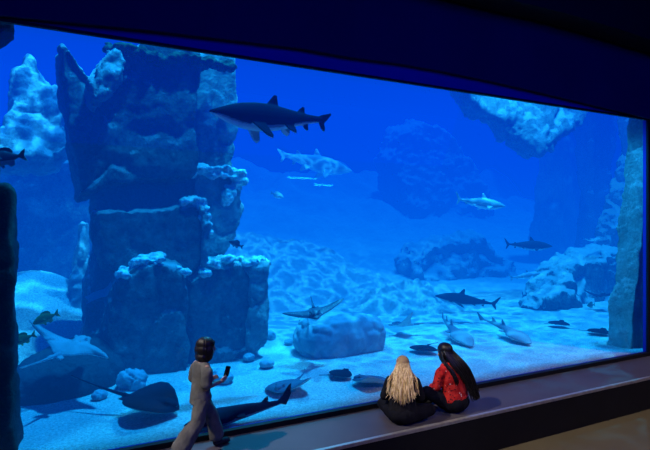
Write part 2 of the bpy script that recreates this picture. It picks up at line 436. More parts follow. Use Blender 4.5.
under(rock('reef_bank', [
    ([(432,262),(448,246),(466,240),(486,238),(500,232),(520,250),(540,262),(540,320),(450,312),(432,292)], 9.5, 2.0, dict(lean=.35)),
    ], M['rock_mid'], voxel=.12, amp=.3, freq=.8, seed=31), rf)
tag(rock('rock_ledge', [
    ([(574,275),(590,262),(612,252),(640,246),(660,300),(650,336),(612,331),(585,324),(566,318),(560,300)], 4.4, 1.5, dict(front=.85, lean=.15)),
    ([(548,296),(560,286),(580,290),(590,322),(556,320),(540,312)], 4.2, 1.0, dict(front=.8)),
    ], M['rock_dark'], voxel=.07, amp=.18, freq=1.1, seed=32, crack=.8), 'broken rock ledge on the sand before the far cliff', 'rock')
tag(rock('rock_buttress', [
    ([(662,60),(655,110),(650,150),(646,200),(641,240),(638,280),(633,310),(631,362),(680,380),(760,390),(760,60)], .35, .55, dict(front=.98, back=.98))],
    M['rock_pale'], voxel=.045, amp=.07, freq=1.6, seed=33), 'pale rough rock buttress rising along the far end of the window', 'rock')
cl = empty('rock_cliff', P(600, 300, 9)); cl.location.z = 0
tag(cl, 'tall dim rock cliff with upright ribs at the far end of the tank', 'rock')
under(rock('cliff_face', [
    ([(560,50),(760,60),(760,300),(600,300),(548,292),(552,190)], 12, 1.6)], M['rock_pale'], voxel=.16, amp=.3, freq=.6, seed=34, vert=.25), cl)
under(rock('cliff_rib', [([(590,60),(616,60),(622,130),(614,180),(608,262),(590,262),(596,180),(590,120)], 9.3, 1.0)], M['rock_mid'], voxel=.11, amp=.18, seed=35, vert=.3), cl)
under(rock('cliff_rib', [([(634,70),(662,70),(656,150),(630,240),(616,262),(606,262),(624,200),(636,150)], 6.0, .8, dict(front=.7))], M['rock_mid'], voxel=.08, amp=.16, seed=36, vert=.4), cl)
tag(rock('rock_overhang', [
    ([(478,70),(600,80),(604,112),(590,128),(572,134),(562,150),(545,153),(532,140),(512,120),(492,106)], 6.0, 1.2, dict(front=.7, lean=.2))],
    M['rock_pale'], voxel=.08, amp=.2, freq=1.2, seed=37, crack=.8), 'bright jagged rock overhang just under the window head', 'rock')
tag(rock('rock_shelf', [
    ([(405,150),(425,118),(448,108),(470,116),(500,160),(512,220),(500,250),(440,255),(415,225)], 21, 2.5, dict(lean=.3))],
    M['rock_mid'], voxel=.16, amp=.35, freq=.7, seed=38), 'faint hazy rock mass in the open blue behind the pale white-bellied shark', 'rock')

# ------------------------------------------------------------------ fish
def set_tone(me, fun):
    v, n = arr(me)
    a = me.attributes.new('tone', 'FLOAT', 'POINT')
    a.data.foreach_set('value', np.array([fun(v[i], n[i]) for i in range(len(v))], dtype=np.float32))
def loft(bm, rings, hs=1.0):
    """rings: (centre, half width, half height)"""
    N = 18; rs = []
    for c, w, h in rings:
        rs.append([bm.verts.new((c[0], c[1]+w*math.cos(2*PI*k/N), c[2]+h*hs*math.sin(2*PI*k/N))) for k in range(N)])
    for a, b in zip(rs, rs[1:]):
        for k in range(N): bm.faces.new((a[k], a[(k+1)%N], b[(k+1)%N], b[k]))
    bm.faces.new(rs[0][::-1]); bm.faces.new(rs[-1])
def fin(bm, pts, nrm, th):
    """a fin: outline extruded to both sides of its plane"""
    nn = Vector((0,0,0)); q_ = [Vector(p) for p in pts]
    for a, b in zip(q_, q_[1:]+q_[:1]): nn += Vector(((a.y-b.y)*(a.z+b.z), (a.z-b.z)*(a.x+b.x), (a.x-b.x)*(a.y+b.y)))
    n = nn.normalized()*th/2
    c = sum((Vector(p) for p in pts), Vector())/len(pts)
    rows = []
    for s, k in ((-1, .93), (-1, 1) if False else (0, 1.0), (1, .93)):
        rows.append([bm.verts.new(c+(Vector(p)-c)*k+n*s) for p in pts])
    m_ = len(pts)
    bm.faces.new(rows[0]); bm.faces.new(rows[-1][::-1])
    for a, b in zip(rows, rows[1:]):
        for i in range(m_): bm.faces.new((a[i], b[i], b[(i+1)%m_], a[(i+1)%m_]))
def bend(me, amt):
    v, n = arr(me); t = np.clip((-v[:,0]+.05)/.55, 0, 1.2)
    v[:,1] += amt*t*t; put(me, v)
def finish_fish(bm, voxel, toned, bnd=0.0, smooth=2):
    me = remesh(bm_mesh(bm), voxel, smooth, .45)
    set_tone(me, toned)
    if bnd: bend(me, bnd)
    return me
def shark_mesh(kind='tiger', bnd=0.0, voxel=.0065):
    """unit length, snout at +x"""
    bm = bmesh.new()
    if kind == 'tiger':
        rr = [(.50,-.000,.006,.006),(.475,.0,.022,.014),(.44,-.001,.034,.024),(.40,-.003,.045,.036),(.34,-.006,.058,.054),(.26,-.008,.068,.071),(.16,-.008,.072,.080),(.06,-.006,.070,.080),(-.04,-.003,.062,.070),(-.14,.002,.050,.054),(-.23,.007,.036,.039),(-.31,.011,.024,.027),(-.38,.015,.016,.021),(-.42,.02,.009,.016)]
    else:
        rr = [(.50,.0,.008,.006),(.47,.0,.028,.018),(.42,.0,.044,.034),(.34,.0,.060,.058),(.24,.0,.068,.074),(.14,.0,.070,.080),(.04,.0,.064,.074),(-.06,.002,.052,.060),(-.16,.004,.038,.044),(-.25,.007,.025,.029),(-.33,.01,.016,.019),(-.39,.014,.010,.014)]
    loft(bm, [((x,0,z), w, h) for x, z, w, h in rr], 1.34 if kind == 'tiger' else 1.2)
    if kind == 'tiger':
        fin(bm, [(.075,0,.07),(.03,0,.125),(-.012,0,.175),(-.036,0,.170),(-.042,0,.11),(-.055,0,.06)], (0,1,0), .016)
        fin(bm, [(-.19,0,.04),(-.225,0,.085),(-.255,0,.108),(-.268,0,.10),(-.27,0,.06),(-.275,0,.035)], (0,1,0), .014)
        fin(bm, [(-.24,0,-.02),(-.262,0,-.065),(-.285,0,-.085),(-.30,0,-.075),(-.298,0,-.03),(-.30,0,-.005)], (0,1,0), .014)
        fin(bm, [(-.36,0,.03),(-.42,0,.055),(-.50,0,.075),(-.505,0,.06),(-.47,0,.02),(-.44,0,-.01),(-.445,0,-.07),(-.435,0,-.085),(-.41,0,-.06),(-.385,0,.0)], (0,1,0), .014)
        for s in (-1, 1):
            fin(bm, [(.20,s*.05,-.045),(.19,s*.075,-.075),(.11,s*.135,-.165),(.07,s*.150,-.185),(.055,s*.13,-.16),(.09,s*.055,-.055)], (.1,s*.75,-.6), .016)
            fin(bm, [(-.07,s*.03,-.04),(-.10,s*.07,-.095),(-.155,s*.085,-.125),(-.17,s*.06,-.10),(-.155,s*.02,-.03)], (0,s*.75,-.6), .015)
    else:
        fin(bm, [(.17,0,.06),(.11,0,.13),(.07,0,.175),(.05,0,.17),(.05,0,.11),(.04,0,.055)], (0,1,0), .016)
        fin(bm, [(-.20,0,.03),(-.24,0,.06),(-.262,0,.065),(-.265,0,.03)], (0,1,0), .013)
        fin(bm, [(-.20,0,-.02),(-.24,0,-.055),(-.262,0,-.06),(-.262,0,-.015)], (0,1,0), .013)
        fin(bm, [(-.34,0,.015),(-.40,0,.055),(-.48,0,.135),(-.495,0,.13),(-.46,0,.055),(-.43,0,.0),(-.455,0,-.075),(-.445,0,-.085),(-.40,0,-.04),(-.37,0,-.0)], (0,1,0), .013)
        for s in (-1, 1):
            fin(bm, [(.24,s*.05,-.03),(.22,s*.07,-.04),(.10,s*.19,-.09),(.08,s*.20,-.095),(.09,s*.14,-.075),(.13,s*.05,-.04)], (.05,s*.3,-.95), .014)
            fin(bm, [(-.06,s*.03,-.035),(-.10,s*.075,-.055),(-.125,s*.07,-.055),(-.12,s*.02,-.03)], (0,s*.5,-.85), .013)
    return finish_fish(bm, voxel, lambda p, n: 1.0 if (n[2] < -.62 and p[2] < .0) else (.45 if n[2] < -.42 and p[2] < -.005 else 0.0), bnd)
def guitar_mesh(bnd=.05, voxel=.007, rest=False):
    """shovel-nosed ray: flat pointed head and pectorals, shark's tail with two back fins"""
    bm = bmesh.new()
    rr = [(.50,.0,.008,.008),(.46,.0,.040,.014),(.40,.0,.078,.024),(.33,.002,.11,.034),(.25,.004,.135,.042),(.17,.004,.125,.046),(.10,.004,.085,.046),(.02,.004,.058,.044),(-.08,.004,.044,.038),(-.18,.004,.033,.030),(-.28,.005,.022,.021),(-.37,.008,.014,.015),(-.42,.012,.008,.012)]
    loft(bm, [((x,0,z), w, h) for x, z, w, h in rr], 1.5 if rest else 1.0)
    if rest:
        fin(bm, [(-.34,0,.01),(-.40,0,.06),(-.47,0,.15),(-.50,0,.17),(-.49,0,.09),(-.455,0,.01),(-.42,0,-.02)], (0,1,0), .016)
    k_ = .55 if rest else 1.0
    fin(bm, [(.0,0,.03),(-.06,0,.09*k_),(-.10,0,.115*k_),(-.105,0,.08*k_),(-.09,0,.03)], (0,1,0), .014)
    fin(bm, [(-.17,0,.02),(-.23,0,.075),(-.265,0,.095),(-.27,0,.06),(-.255,0,.02)], (0,1,0), .013)
    fin(bm, [(-.36,0,.01),(-.42,0,.045),(-.49,0,.09),(-.50,0,.08),(-.465,0,.01),(-.44,0,-.03),(-.40,0,-.015)], (0,1,0), .013)
    for s in (-1, 1):
        fin(bm, [(.10,s*.06,.0),(.05,s*.11,-.004),(.0,s*.115,-.006),(-.02,s*.05,.0)], (0,0,1), .014)
    return finish_fish(bm, voxel, lambda p, n: 1.0 if n[2] < -.35 else 0.0, bnd)
def ray_mesh(kind='sting', flap=0.0, tail=1.0, bend_tail=0.0, curl=0.0, voxel=.0095):
    """disc about one unit wide, snout at +x; flap lifts the wing tips"""
    bm = bmesh.new()
    if kind == 'sting':
        half = [(.40,.0),(.36,.10),(.27,.25),(.15,.40),(.02,.48),(-.10,.47),(-.22,.38),(-.32,.24),(-.38,.10),(-.39,.0)]
    else:
        half = [(.40,.0),(.38,.07),(.30,.10),(.22,.16),(.10,.36),(-.02,.52),(-.12,.60),(-.12,.52),(-.10,.38),(-.16,.22),(-.26,.12),(-.30,.0)]
    N = 26
    outl = half + [(x,-y) for x, y in half[::-1][1:-1]]
    top = []; bot = []
    L = 7
    def thick(r): return .075*math.sqrt(max(0, 1-r**1.6))+.004
    ctr = (.03, 0)
    for k in range(1, L+1):
        r = k/L
        top.append([bm.verts.new((ctr[0]+(x-ctr[0])*r, y*r, thick(r)*(1.0 if kind=='sting' else .95))) for x, y in outl])
        bot.append([bm.verts.new((ctr[0]+(x-ctr[0])*r, y*r, -.45*thick(r)-.006)) for x, y in outl])
    tc = bm.verts.new((*ctr, thick(0)*1.05)); bc = bm.verts.new((*ctr, -.45*thick(0)-.006)); n = len(outl)
    for i in range(n):
        j = (i+1)%n
        bm.faces.new((tc, top[0][i], top[0][j])); bm.faces.new((bc, bot[0][j], bot[0][i]))
        for a, b in zip(top, top[1:]): bm.faces.new((a[i], b[i], b[j], a[j]))
        for a, b in zip(bot, bot[1:]): bm.faces.new((a[j], b[j], b[i], a[i]))
        bm.faces.new((top[-1][i], bot[-1][i], bot[-1][j], top[-1][j]))
    # head hump, eyes, tail root
    blob(bm, (.20,0,.055), (.17,.085,.055), 14)
    for s in (-1,1): blob(bm, (.23,s*.075,.085), (.035,.025,.028), 8)
    if kind == 'eagle': blob(bm, (.40,0,.01), (.08,.06,.035), 12)
    segs = 14
    loft(bm, [((-.30-tail*i/segs, bend_tail*(i/segs)**2, .02+.03*(i/segs)), max(.0125,.036*(1-i/segs)), max(.0125,.030*(1-i/segs))) for i in range(segs+1)])
    fin(bm, [(-.34,0,.03),(-.40,0,.06),(-.43,0,.055),(-.42,0,.02)], (0,1,0), .02)
    for s in (-1,1): fin(bm, [(-.30,s*.03,0),(-.36,s*.10,-.005),(-.45,s*.10,-.005),(-.42,s*.02,0)], (0,0,1), .022)
    me = remesh(bm_mesh(bm), voxel, 2, .45)
    set_tone(me, lambda p, n: 1.0 if n[2] < -.2 else 0.0)
    v, n = arr(me); w = np.abs(v[:,1]); body = v[:,0] > -.45
    v[:,2] += np.where(body, flap*np.maximum(0, w-.1)**1.5*2.0, 0)
    v[:,2] += np.where(body, curl*v[:,1]*np.abs(v[:,1])*2, 0)
    put(me, v); return me
def fish_mesh(voxel=.012):
    """deep-bodied reef fish, unit length, mouth at +x"""
    bm = bmesh.new()
    rr = [(.50,-.02,.012,.02),(.45,-.015,.04,.065),(.37,.0,.06,.12),(.26,.01,.075,.17),(.12,.01,.078,.20),(-.02,.005,.066,.19),(-.14,.0,.048,.14),(-.24,.0,.03,.08),(-.32,.0,.02,.045),(-.36,.0,.014,.05)]
    loft(bm, [((x,0,z), w, h) for x, z, w, h in rr])
    fin(bm, [(-.33,0,.04),(-.42,0,.12),(-.52,0,.19),(-.49,0,.08),(-.46,0,0),(-.49,0,-.08),(-.52,0,-.19),(-.42,0,-.12),(-.33,0,-.04)], (0,1,0), .028)
    fin(bm, [(.22,0,.17),(.10,0,.27),(-.04,0,.29),(-.16,0,.25),(-.22,0,.16),(-.20,0,.08),(.0,0,.15)], (0,1,0), .028)
    fin(bm, [(.0,0,-.16),(-.10,0,-.26),(-.20,0,-.22),(-.22,0,-.07),(-.1,0,-.1)], (0,1,0), .028)
    for s in (-1,1): fin(bm, [(.18,s*.07,-.03),(.06,s*.12,-.08),(.04,s*.11,-.02),(.14,s*.07,.02)], (0,s,.1), .026)
    fin(bm, [(.18,0,-.15),(.10,0,-.28),(.04,0,-.24),(.08,0,-.15)], (0,1,0), .028)
    return finish_fish(bm, voxel, lambda p, n: 1.0 if p[2] < -.08 and n[2] < .0 else 0.0)

M['shark']  = tone_mat('shark_skin', (.012,.017,.026), (.62,.66,.66), rough=.8, spec=.08)
M['shark_grey'] = tone_mat('grey_shark_skin', (.010,.016,.026), (.45,.55,.6), rough=.85, spec=.08)
M['shark_pale'] = tone_mat('pale_shark_skin', (.40,.52,.56), (.85,.9,.88))
M['ray_dark'] = tone_mat('dark_ray_skin', (.008,.012,.024), (.2,.24,.26), rough=.9, spec=.05)
M['ray_pale'] = tone_mat('pale_ray_skin', (.30,.36,.38), (.9,.92,.9), spec=.2)
M['ray_grey'] = tone_mat('grey_ray_skin', (.09,.13,.18), (.5,.55,.55), rough=.9, spec=.08)
M['ray_spot'] = tone_mat('spotted_ray_skin', (.04,.055,.08), (.85,.88,.88), spots=(.35,.4,.42))
M['shark_rest'] = tone_mat('slate_shark_skin', (.02,.035,.07), (.3,.34,.36), rough=.9, spec=.05)
M['guitar'] = tone_mat('guitar_ray_skin', (.22,.27,.29), (.75,.78,.75))
M['fish'] = tone_mat('green_fish_skin', (.16,.20,.03), (.35,.36,.08), rough=.45, scale=12)
M['fish_dark'] = tone_mat('dark_fish_skin', (.02,.03,.05), (.2,.24,.26))
M['eye'] = plain('eye_black', (.01,.01,.012), rough=.2)

SH = {'tiger': shark_mesh('tiger', .03), 'reef': shark_mesh('reef', .05), 'reef2': shark_mesh('reef', -.10), 'guitar': guitar_mesh(.06), 'guitar2': guitar_mesh(-.14), 'rest': guitar_mesh(.03, rest=True),
      'sting': ray_mesh('sting', .25, 1.0, .15), 'sting_flat': ray_mesh('sting', -.05, .55, .2), 'sting_wave': ray_mesh('sting', .1, .7, -.2, .35), 'eagle': ray_mesh('eagle', .16, .9), 'eagle_wave': ray_mesh('eagle', .25, .7, .1, .3), 'fish': fish_mesh()}
used = {}
def animal(name, shape, mat, loc, size, rz, label, cat, rx=0.0, ry=0.0, group=None, stretch=1.0):
    """rz: heading on the plan (0 = along the window to +x); ry: nose down"""
    me = SH[shape]
    key = (shape, mat)
    if key not in used:
        used[key] = me if not len(me.materials) else me.copy()
        used[key].materials.clear(); used[key].materials.append(M[mat])
        used[key].polygons.foreach_set('use_smooth', [True]*len(me.polygons))
    o = bpy.data.objects.new(name, used[key]); COL.objects.link(o)
    o.location = loc; o.scale = (size, size*stretch, size); o.rotation_euler = (rx, ry, rz)
    return tag(o, label, cat, group)
def D(a): return math.radians(a)

# sand tiger shark above the open water
s = animal('shark', 'tiger', 'shark', P(273, 117.5, 1.0), 1.86, D(180+4), 'big dark shark cruising high in open blue beside the tall pillar', 'shark', ry=D(1))
def shark_eye(root, pts):
    for p in pts:
        bm = bmesh.new(); blob(bm, p, (.0075,.005,.0075), 10)
        link('eye', bm_mesh(bm), M['eye'], root)
shark_eye(s, [(.415,.0425,.012),(.415,-.0425,.012)])
animal('shark', 'reef', 'shark_grey', P(467, 300.5, 3.9), 1.6, D(152), 'grey shark low over the sand behind the seated pair, tall back fin up', 'shark', ry=D(-8))
animal('shark', 'reef2', 'shark_grey', P(527, 245.5, 5.2), 1.6, D(-22), 'small dark shark swimming in front of the dim far cliff', 'shark', ry=D(2))
animal('shark', 'reef', 'shark_pale', P(525, 276, 4.2), .95, D(-14), 'little pale shark below the small dark shark', 'shark', ry=D(-8))
animal('shark', 'reef2', 'shark_pale', P(479, 203, 5.0), 1.65, D(-14), 'white-bellied shark turning in mid water, tail raised', 'shark', ry=D(6))
animal('shark', 'tiger', 'shark_pale', P(316, 163, 11.5), 3.1, D(-2), 'faint pale shark in the haze under the big dark shark', 'shark', ry=D(9))
animal('shark', 'rest', 'shark_rest', G(243, 415, .13)+Vector((0,.10,0)), 1.38, D(186), 'dark shark resting on sand against the window sill, tail raised', 'shark', ry=D(2))

# rays
c = G(152, 403, .14); animal('stingray', 'sting', 'ray_dark', c, .92, D(-32), 'dark stingray gliding over sand, long tail pointing back to the boulder', 'ray', ry=D(11), rx=D(3))
animal('stingray', 'eagle_wave', 'ray_pale', P(72, 348, 1.9), .95, D(60), 'pale ray with spread wings above the large dark boulder', 'ray', rx=D(6), ry=D(-4))
animal('stingray', 'eagle', 'ray_spot', P(315, 313, 2.2), .95, D(-112), 'spotted ray banking over the flat-topped boulder', 'ray', rx=D(13), ry=D(4))
c = G(287, 386, .05); animal('stingray', 'sting_wave', 'ray_grey', c, .78, D(215), 'pale flat ray lying on open sand behind the dark resting shark', 'ray')
c = G(341, 373, .05); animal('stingray', 'sting_flat', 'ray_dark', c, .46, D(15), 'small dark ray on sand under the flat-topped boulder', 'ray')
c = G(370, 380, .06); animal('stingray', 'sting_wave', 'ray_grey', c, .68, D(150), 'grey ray on sand next to the blonde head', 'ray')
c = G(412, 349, .06)+Vector((.22,-.05,0)); animal('stingray', 'sting_flat', 'ray_dark', c, .58, D(-150), 'dark ray on sand between the two seated heads', 'ray')
c = G(404, 325, .2); animal('stingray', 'eagle_wave', 'ray_grey', c, .75, D(160), 'grey ray lifting off the sand above the dark ray between the heads', 'ray', rx=D(10))
c = G(559, 323, .06); animal('stingray', 'sting_flat', 'ray_dark', c, .55, D(10), 'flat dark ray shape standing in for a shadow before the broken ledge', 'ray')  # ray shape added where a swimmer's shadow lies on the sand
c = G(599, 331, .06); animal('stingray', 'sting_flat', 'ray_dark', c, .55, D(-10), 'flat dark ray shape standing in for a shadow beside the pale buttress', 'ray')  # another ray shape in place of a shadow on the sand
animal('stingray', 'eagle_wave', 'ray_dark', P(602, 296, 3.6), .70, D(20), 'dark ray swimming along the broken rock ledge', 'ray', rx=D(-15))
animal('stingray', 'eagle_wave', 'ray_pale', P(594, 240, 5.0), .5, D(70), 'little ray climbing before the dim cliff', 'ray', rx=D(-25))
a_, b_ = G(437, 326), G(474, 352); c = (a_+b_)/2+Vector((0,0,.16)); animal('guitarfish', 'guitar', 'guitar', c, 1.75, math.atan2(b_.y-a_.y, b_.x-a_.x)+.12, 'pale shovel-nosed ray resting on sand behind the red top', 'ray', ry=D(10))
a_, b_ = G(486, 327), G(531, 347); c = (a_+b_)/2+Vector((0,0,.14)); animal('guitarfish', 'guitar2', 'guitar', c, 1.7, math.atan2(b_.y-a_.y, b_.x-a_.x)+.1, 'pale shovel-nosed ray on sand farther along, two back fins up', 'ray', ry=D(8))

# fishes
animal('fish', 'fish', 'fish', P(46, 318, 1.9), .33, D(195), 'deep-bodied green fish by the sand bank, upper of two', 'fish', ry=D(18))
animal('fish', 'fish', 'fish', P(23, 339, 1.5), .29, D(190), 'deep-bodied green fish beside the green column, lower of two', 'fish', ry=D(18))
animal('fish', 'fish', 'fish_dark', P(5, 158, .9), .42, D(170), 'dark fish above the green column, cut by the picture edge', 'fish', ry=D(12), stretch=1.2)
animal('fish', 'fish', 'fish_dark', P(236, 244, 2.75), .26, D(160), 'small dark fish above the coral crust of the side block', 'fish', ry=D(-24))
animal('fish', 'fish', 'shark_pale', P(277, 195, 6), .34, D(-30), 'small pale fish under the faint shark', 'fish', ry=D(20))
animal('fish', 'fish', 'fish', P(591, 305, 3.9), .34, D(180), 'greenish fish hovering over the broken ledge', 'fish')
animal('fish', 'fish', 'fish_dark', P(530, 155, 6), .2, D(190), 'tiny dark fish below the bright overhang', 'fish')

# ------------------------------------------------------------------ people
def cap(bm, a, b, ra, rb, seg=14):
    a = Vector(a); b = Vector(b); d = b-a; L = d.length
    q = d.to_track_quat('Z', 'Y').to_matrix().to_4x4()
    bmesh.ops.create_cone(bm, cap_ends=True, segments=seg, radius1=ra, radius2=rb, depth=L, matrix=Matrix.Translation((a+b)/2) @ q)
    blob(bm, a, (ra,)*3, seg); blob(bm, b, (rb,)*3, seg)
def chain(bm, pts):
    for (a, ra), (b, rb) in zip(pts, pts[1:]): cap(bm, a, b, ra, rb)
def hand(bm, wrist, direc, palm_n, s=1.0, curl=.5, side=1):
    """palm, four unequal bent fingers, thumb off the side of the palm near its base"""
    d = Vector(direc).normalized(); n = Vector(palm_n); n = (n-n.dot(d)*d).normalized(); t = d.cross(n)*side
    W = Vector(wrist)
    cap(bm, W, W+d*.03*s, .018*s, .022*s, 10)
    for k in (-.022,-.007,.008,.022): cap(bm, W+d*.02*s+t*k*.7*s, W+d*.075*s+t*k*s, .011*s, .010*s, 8)
    for k, L in ((-.024,.062),(-.008,.072),(.008,.068),(.023,.052)):
        p = W+d*.075*s+t*k*s; ang = 0
        for j, f in enumerate((.45,.32,.23)):
            ang += curl*(.5 if j == 0 else .8)
            q = p+(d*math.cos(ang)+n*math.sin(ang)+t*k*1.5)*L*f*s
            cap(bm, p, q, (.0085-.001*j)*s, (.0078-.001*j)*s, 8); p = q
    p = W+d*.022*s-t*.018*s
    q = p+(d*.7-t*.8+n*.3).normalized()*.036*s; cap(bm, p, q, .011*s, .009*s, 8)
    cap(bm, q, q+(d*.9-t*.25+n*.4).normalized()*.028*s, .009*s, .007*s, 8)
def head(bm, c, s=1.0, rot=None):
    """head about .22 s high with brow, nose, lips, chin, ears; looks to +y before rot"""
    rot = rot or Matrix.Identity(3); c = Vector(c)
    def B(p, r): blob(bm, c+rot@(Vector(p)*s), (r[0]*s, r[1]*s, r[2]*s), 18, rot.to_euler())
    B((0,-.008,.022), (.076,.094,.088)); B((0,.018,-.03), (.060,.070,.075)); B((0,.046,-.086), (.032,.034,.026))
    B((0,.078,.018), (.05,.016,.016)); B((0,.094,-.022), (.013,.016,.020)); B((0,.088,.0), (.009,.014,.026))
    B((0,.080,-.052), (.024,.014,.007)); B((0,.079,-.062), (.021,.014,.008))
    for k in (-1,1):
        B((k*.078,-.008,-.012), (.010,.022,.034)); B((k*.032,.070,-.004), (.015,.012,.009)); B((k*.038,.056,-.03), (.025,.02,.02))
def body_mat_faces(me, c, rot, s, eye_idx, lip_idx):
    for p in me.polygons:
        q = rot.inverted() @ (p.center-Vector(c))/s
        for k in (-1,1):
            if (q-Vector((k*.032,.082,-.004))).length < .012: p.material_index = eye_idx
        if abs(q.z+.057) < .009 and abs(q.x) < .022 and q.y > .085: p.material_index = lip_idx
def skin_mat(name, c):
    return plain(name, c, tuple(x*.85 for x in c), 20, .5, 0, .35, .05, .003)
M['skin'] = skin_mat('skin', (.50,.30,.22)); M['lips'] = skin_mat('lip_skin', (.42,.15,.13))
M['shirt'] = plain('stone_cotton', (.20,.19,.165), (.12,.115,.10), 9, .9, 0, .1, .5, .02)
M['trouser'] = plain('stone_linen', (.19,.18,.155), (.12,.115,.10), 7, .9, 0, .1, .5, .02)
M['shoe'] = plain('dark_canvas', (.04,.04,.045), rough=.8)
M['jacket'] = plain('black_jacket', (.016,.015,.018), (.009,.009,.011), 10, .85, 0, .15, .5, .02)
M['jeans'] = plain('dark_trousers', (.013,.013,.018), (.008,.008,.012), 12, .9, 0, .1, .5, .02)
M['hair_dark'] = plain('dark_brown_hair', (.020,.013,.010), (.008,.006,.005), 40, .45, 0, .4, .4, .005)
M['hair_black'] = plain('black_hair', (.012,.009,.009), (.005,.004,.004), 40, .4, 0, .4, .4, .005)
m, nt, out = new_mat('blonde_hair')
tc = nt.nodes.new('ShaderNodeTexCoord'); mp = nt.nodes.new('ShaderNodeMapping'); mp.inputs['Scale'].default_value = (60,60,3)
nz = nt.nodes.new('ShaderNodeTexNoise'); nz.inputs['Scale'].default_value = 1.0
nt.links.new(tc.outputs['Object'], mp.inputs[0]); nt.links.new(mp.outputs[0], nz.inputs['Vector'])
sp = nt.nodes.new('ShaderNodeSeparateXYZ'); nt.links.new(tc.outputs['Object'], sp.inputs[0])
rt = ramp(nt, nz.outputs['Fac'], [(.38,(.50,.30,.10)),(.62,(1.0,.76,.42))])
f = ramp(nt, sp.outputs[2], [(.72,(0,0,0)),(.80,(.9,.9,.9))])
bsdf(nt, out, mix(nt, f, rt, (.38,.24,.11)), .5, 0, .3)
M['hair_blonde'] = m
m, nt, out = new_mat('red_print')
a = tex(nt, 26, kind='F1'); b_ = tex(nt, 11, 4)
c = ramp(nt, b_, [(.40,(.46,.010,.012)),(.6,(.80,.04,.03))])
c = mix(nt, ramp(nt, a, [(.20,(1,1,1)),(.30,(0,0,0))]), c, (.08,.01,.015))
a2 = tex(nt, 17, kind='F1')
c = mix(nt, ramp(nt, a2, [(.10,(1,1,1)),(.17,(0,0,0))]), c, (.75,.55,.50))
bsdf(nt, out, c, .85, 0, .15, b_, .4, .02)
M['red'] = m
M['phone'] = plain('phone_black', (.01,.01,.012), rough=.25)

def cloth(name, bm, mat, parent, voxel=.009, amp=.006, freq=9, seed=0, smooth=4):
    me = remesh(bm_mesh(bm), voxel, smooth)
    v, n = arr(me); o_ = Vector((seed*3.1, 0, 0)); out_ = v.copy()
    for i in range(len(v)):
        p = Vector(v[i]); out_[i] = v[i]+n[i]*amp*noise.fractal(Vector((p.x*freq, p.y*freq, p.z*freq*.6))+o_, 1, 2, 3)
    put(me, out_)
    o = link(name, me, mat, parent); return o
def strand(bm, pts, r0, r1, seg=6):
    """a lock of hair along a smooth path"""
    P_ = [Vector(p) for p in pts]; path = []
    for i in range(len(P_)-1):
        a, b, c_, d = P_[max(0,i-1)], P_[i], P_[i+1], P_[min(len(P_)-1,i+2)]
        for k in range(4):
            t = k/4
            path.append(.5*((2*b)+(c_-a)*t+(2*a-5*b+4*c_-d)*t*t+(3*b-a-3*c_+d)*t**3))
    path.append(P_[-1]); prev = None; N = len(path)
    for i, p in enumerate(path):
        d = (path[min(N-1,i+1)]-path[max(0,i-1)]).normalized()
        u = d.orthogonal().normalized() if prev is None else (prev-prev.dot(d)*d).normalized(); prev = u; w = d.cross(u)
        f = i/(N-1); r = r0+(r1-r0)*f
        ring = [bm.verts.new(p+(u*math.cos(2*PI*k/seg)+w*math.sin(2*PI*k/seg))*r) for k in range(seg)]
        if i: 
            for k in range(seg): bm.faces.new((last[k], last[(k+1)%seg], ring[(k+1)%seg], ring[k]))
        else: bm.faces.new(ring[::-1])
        last = ring
    bm.faces.new(last)

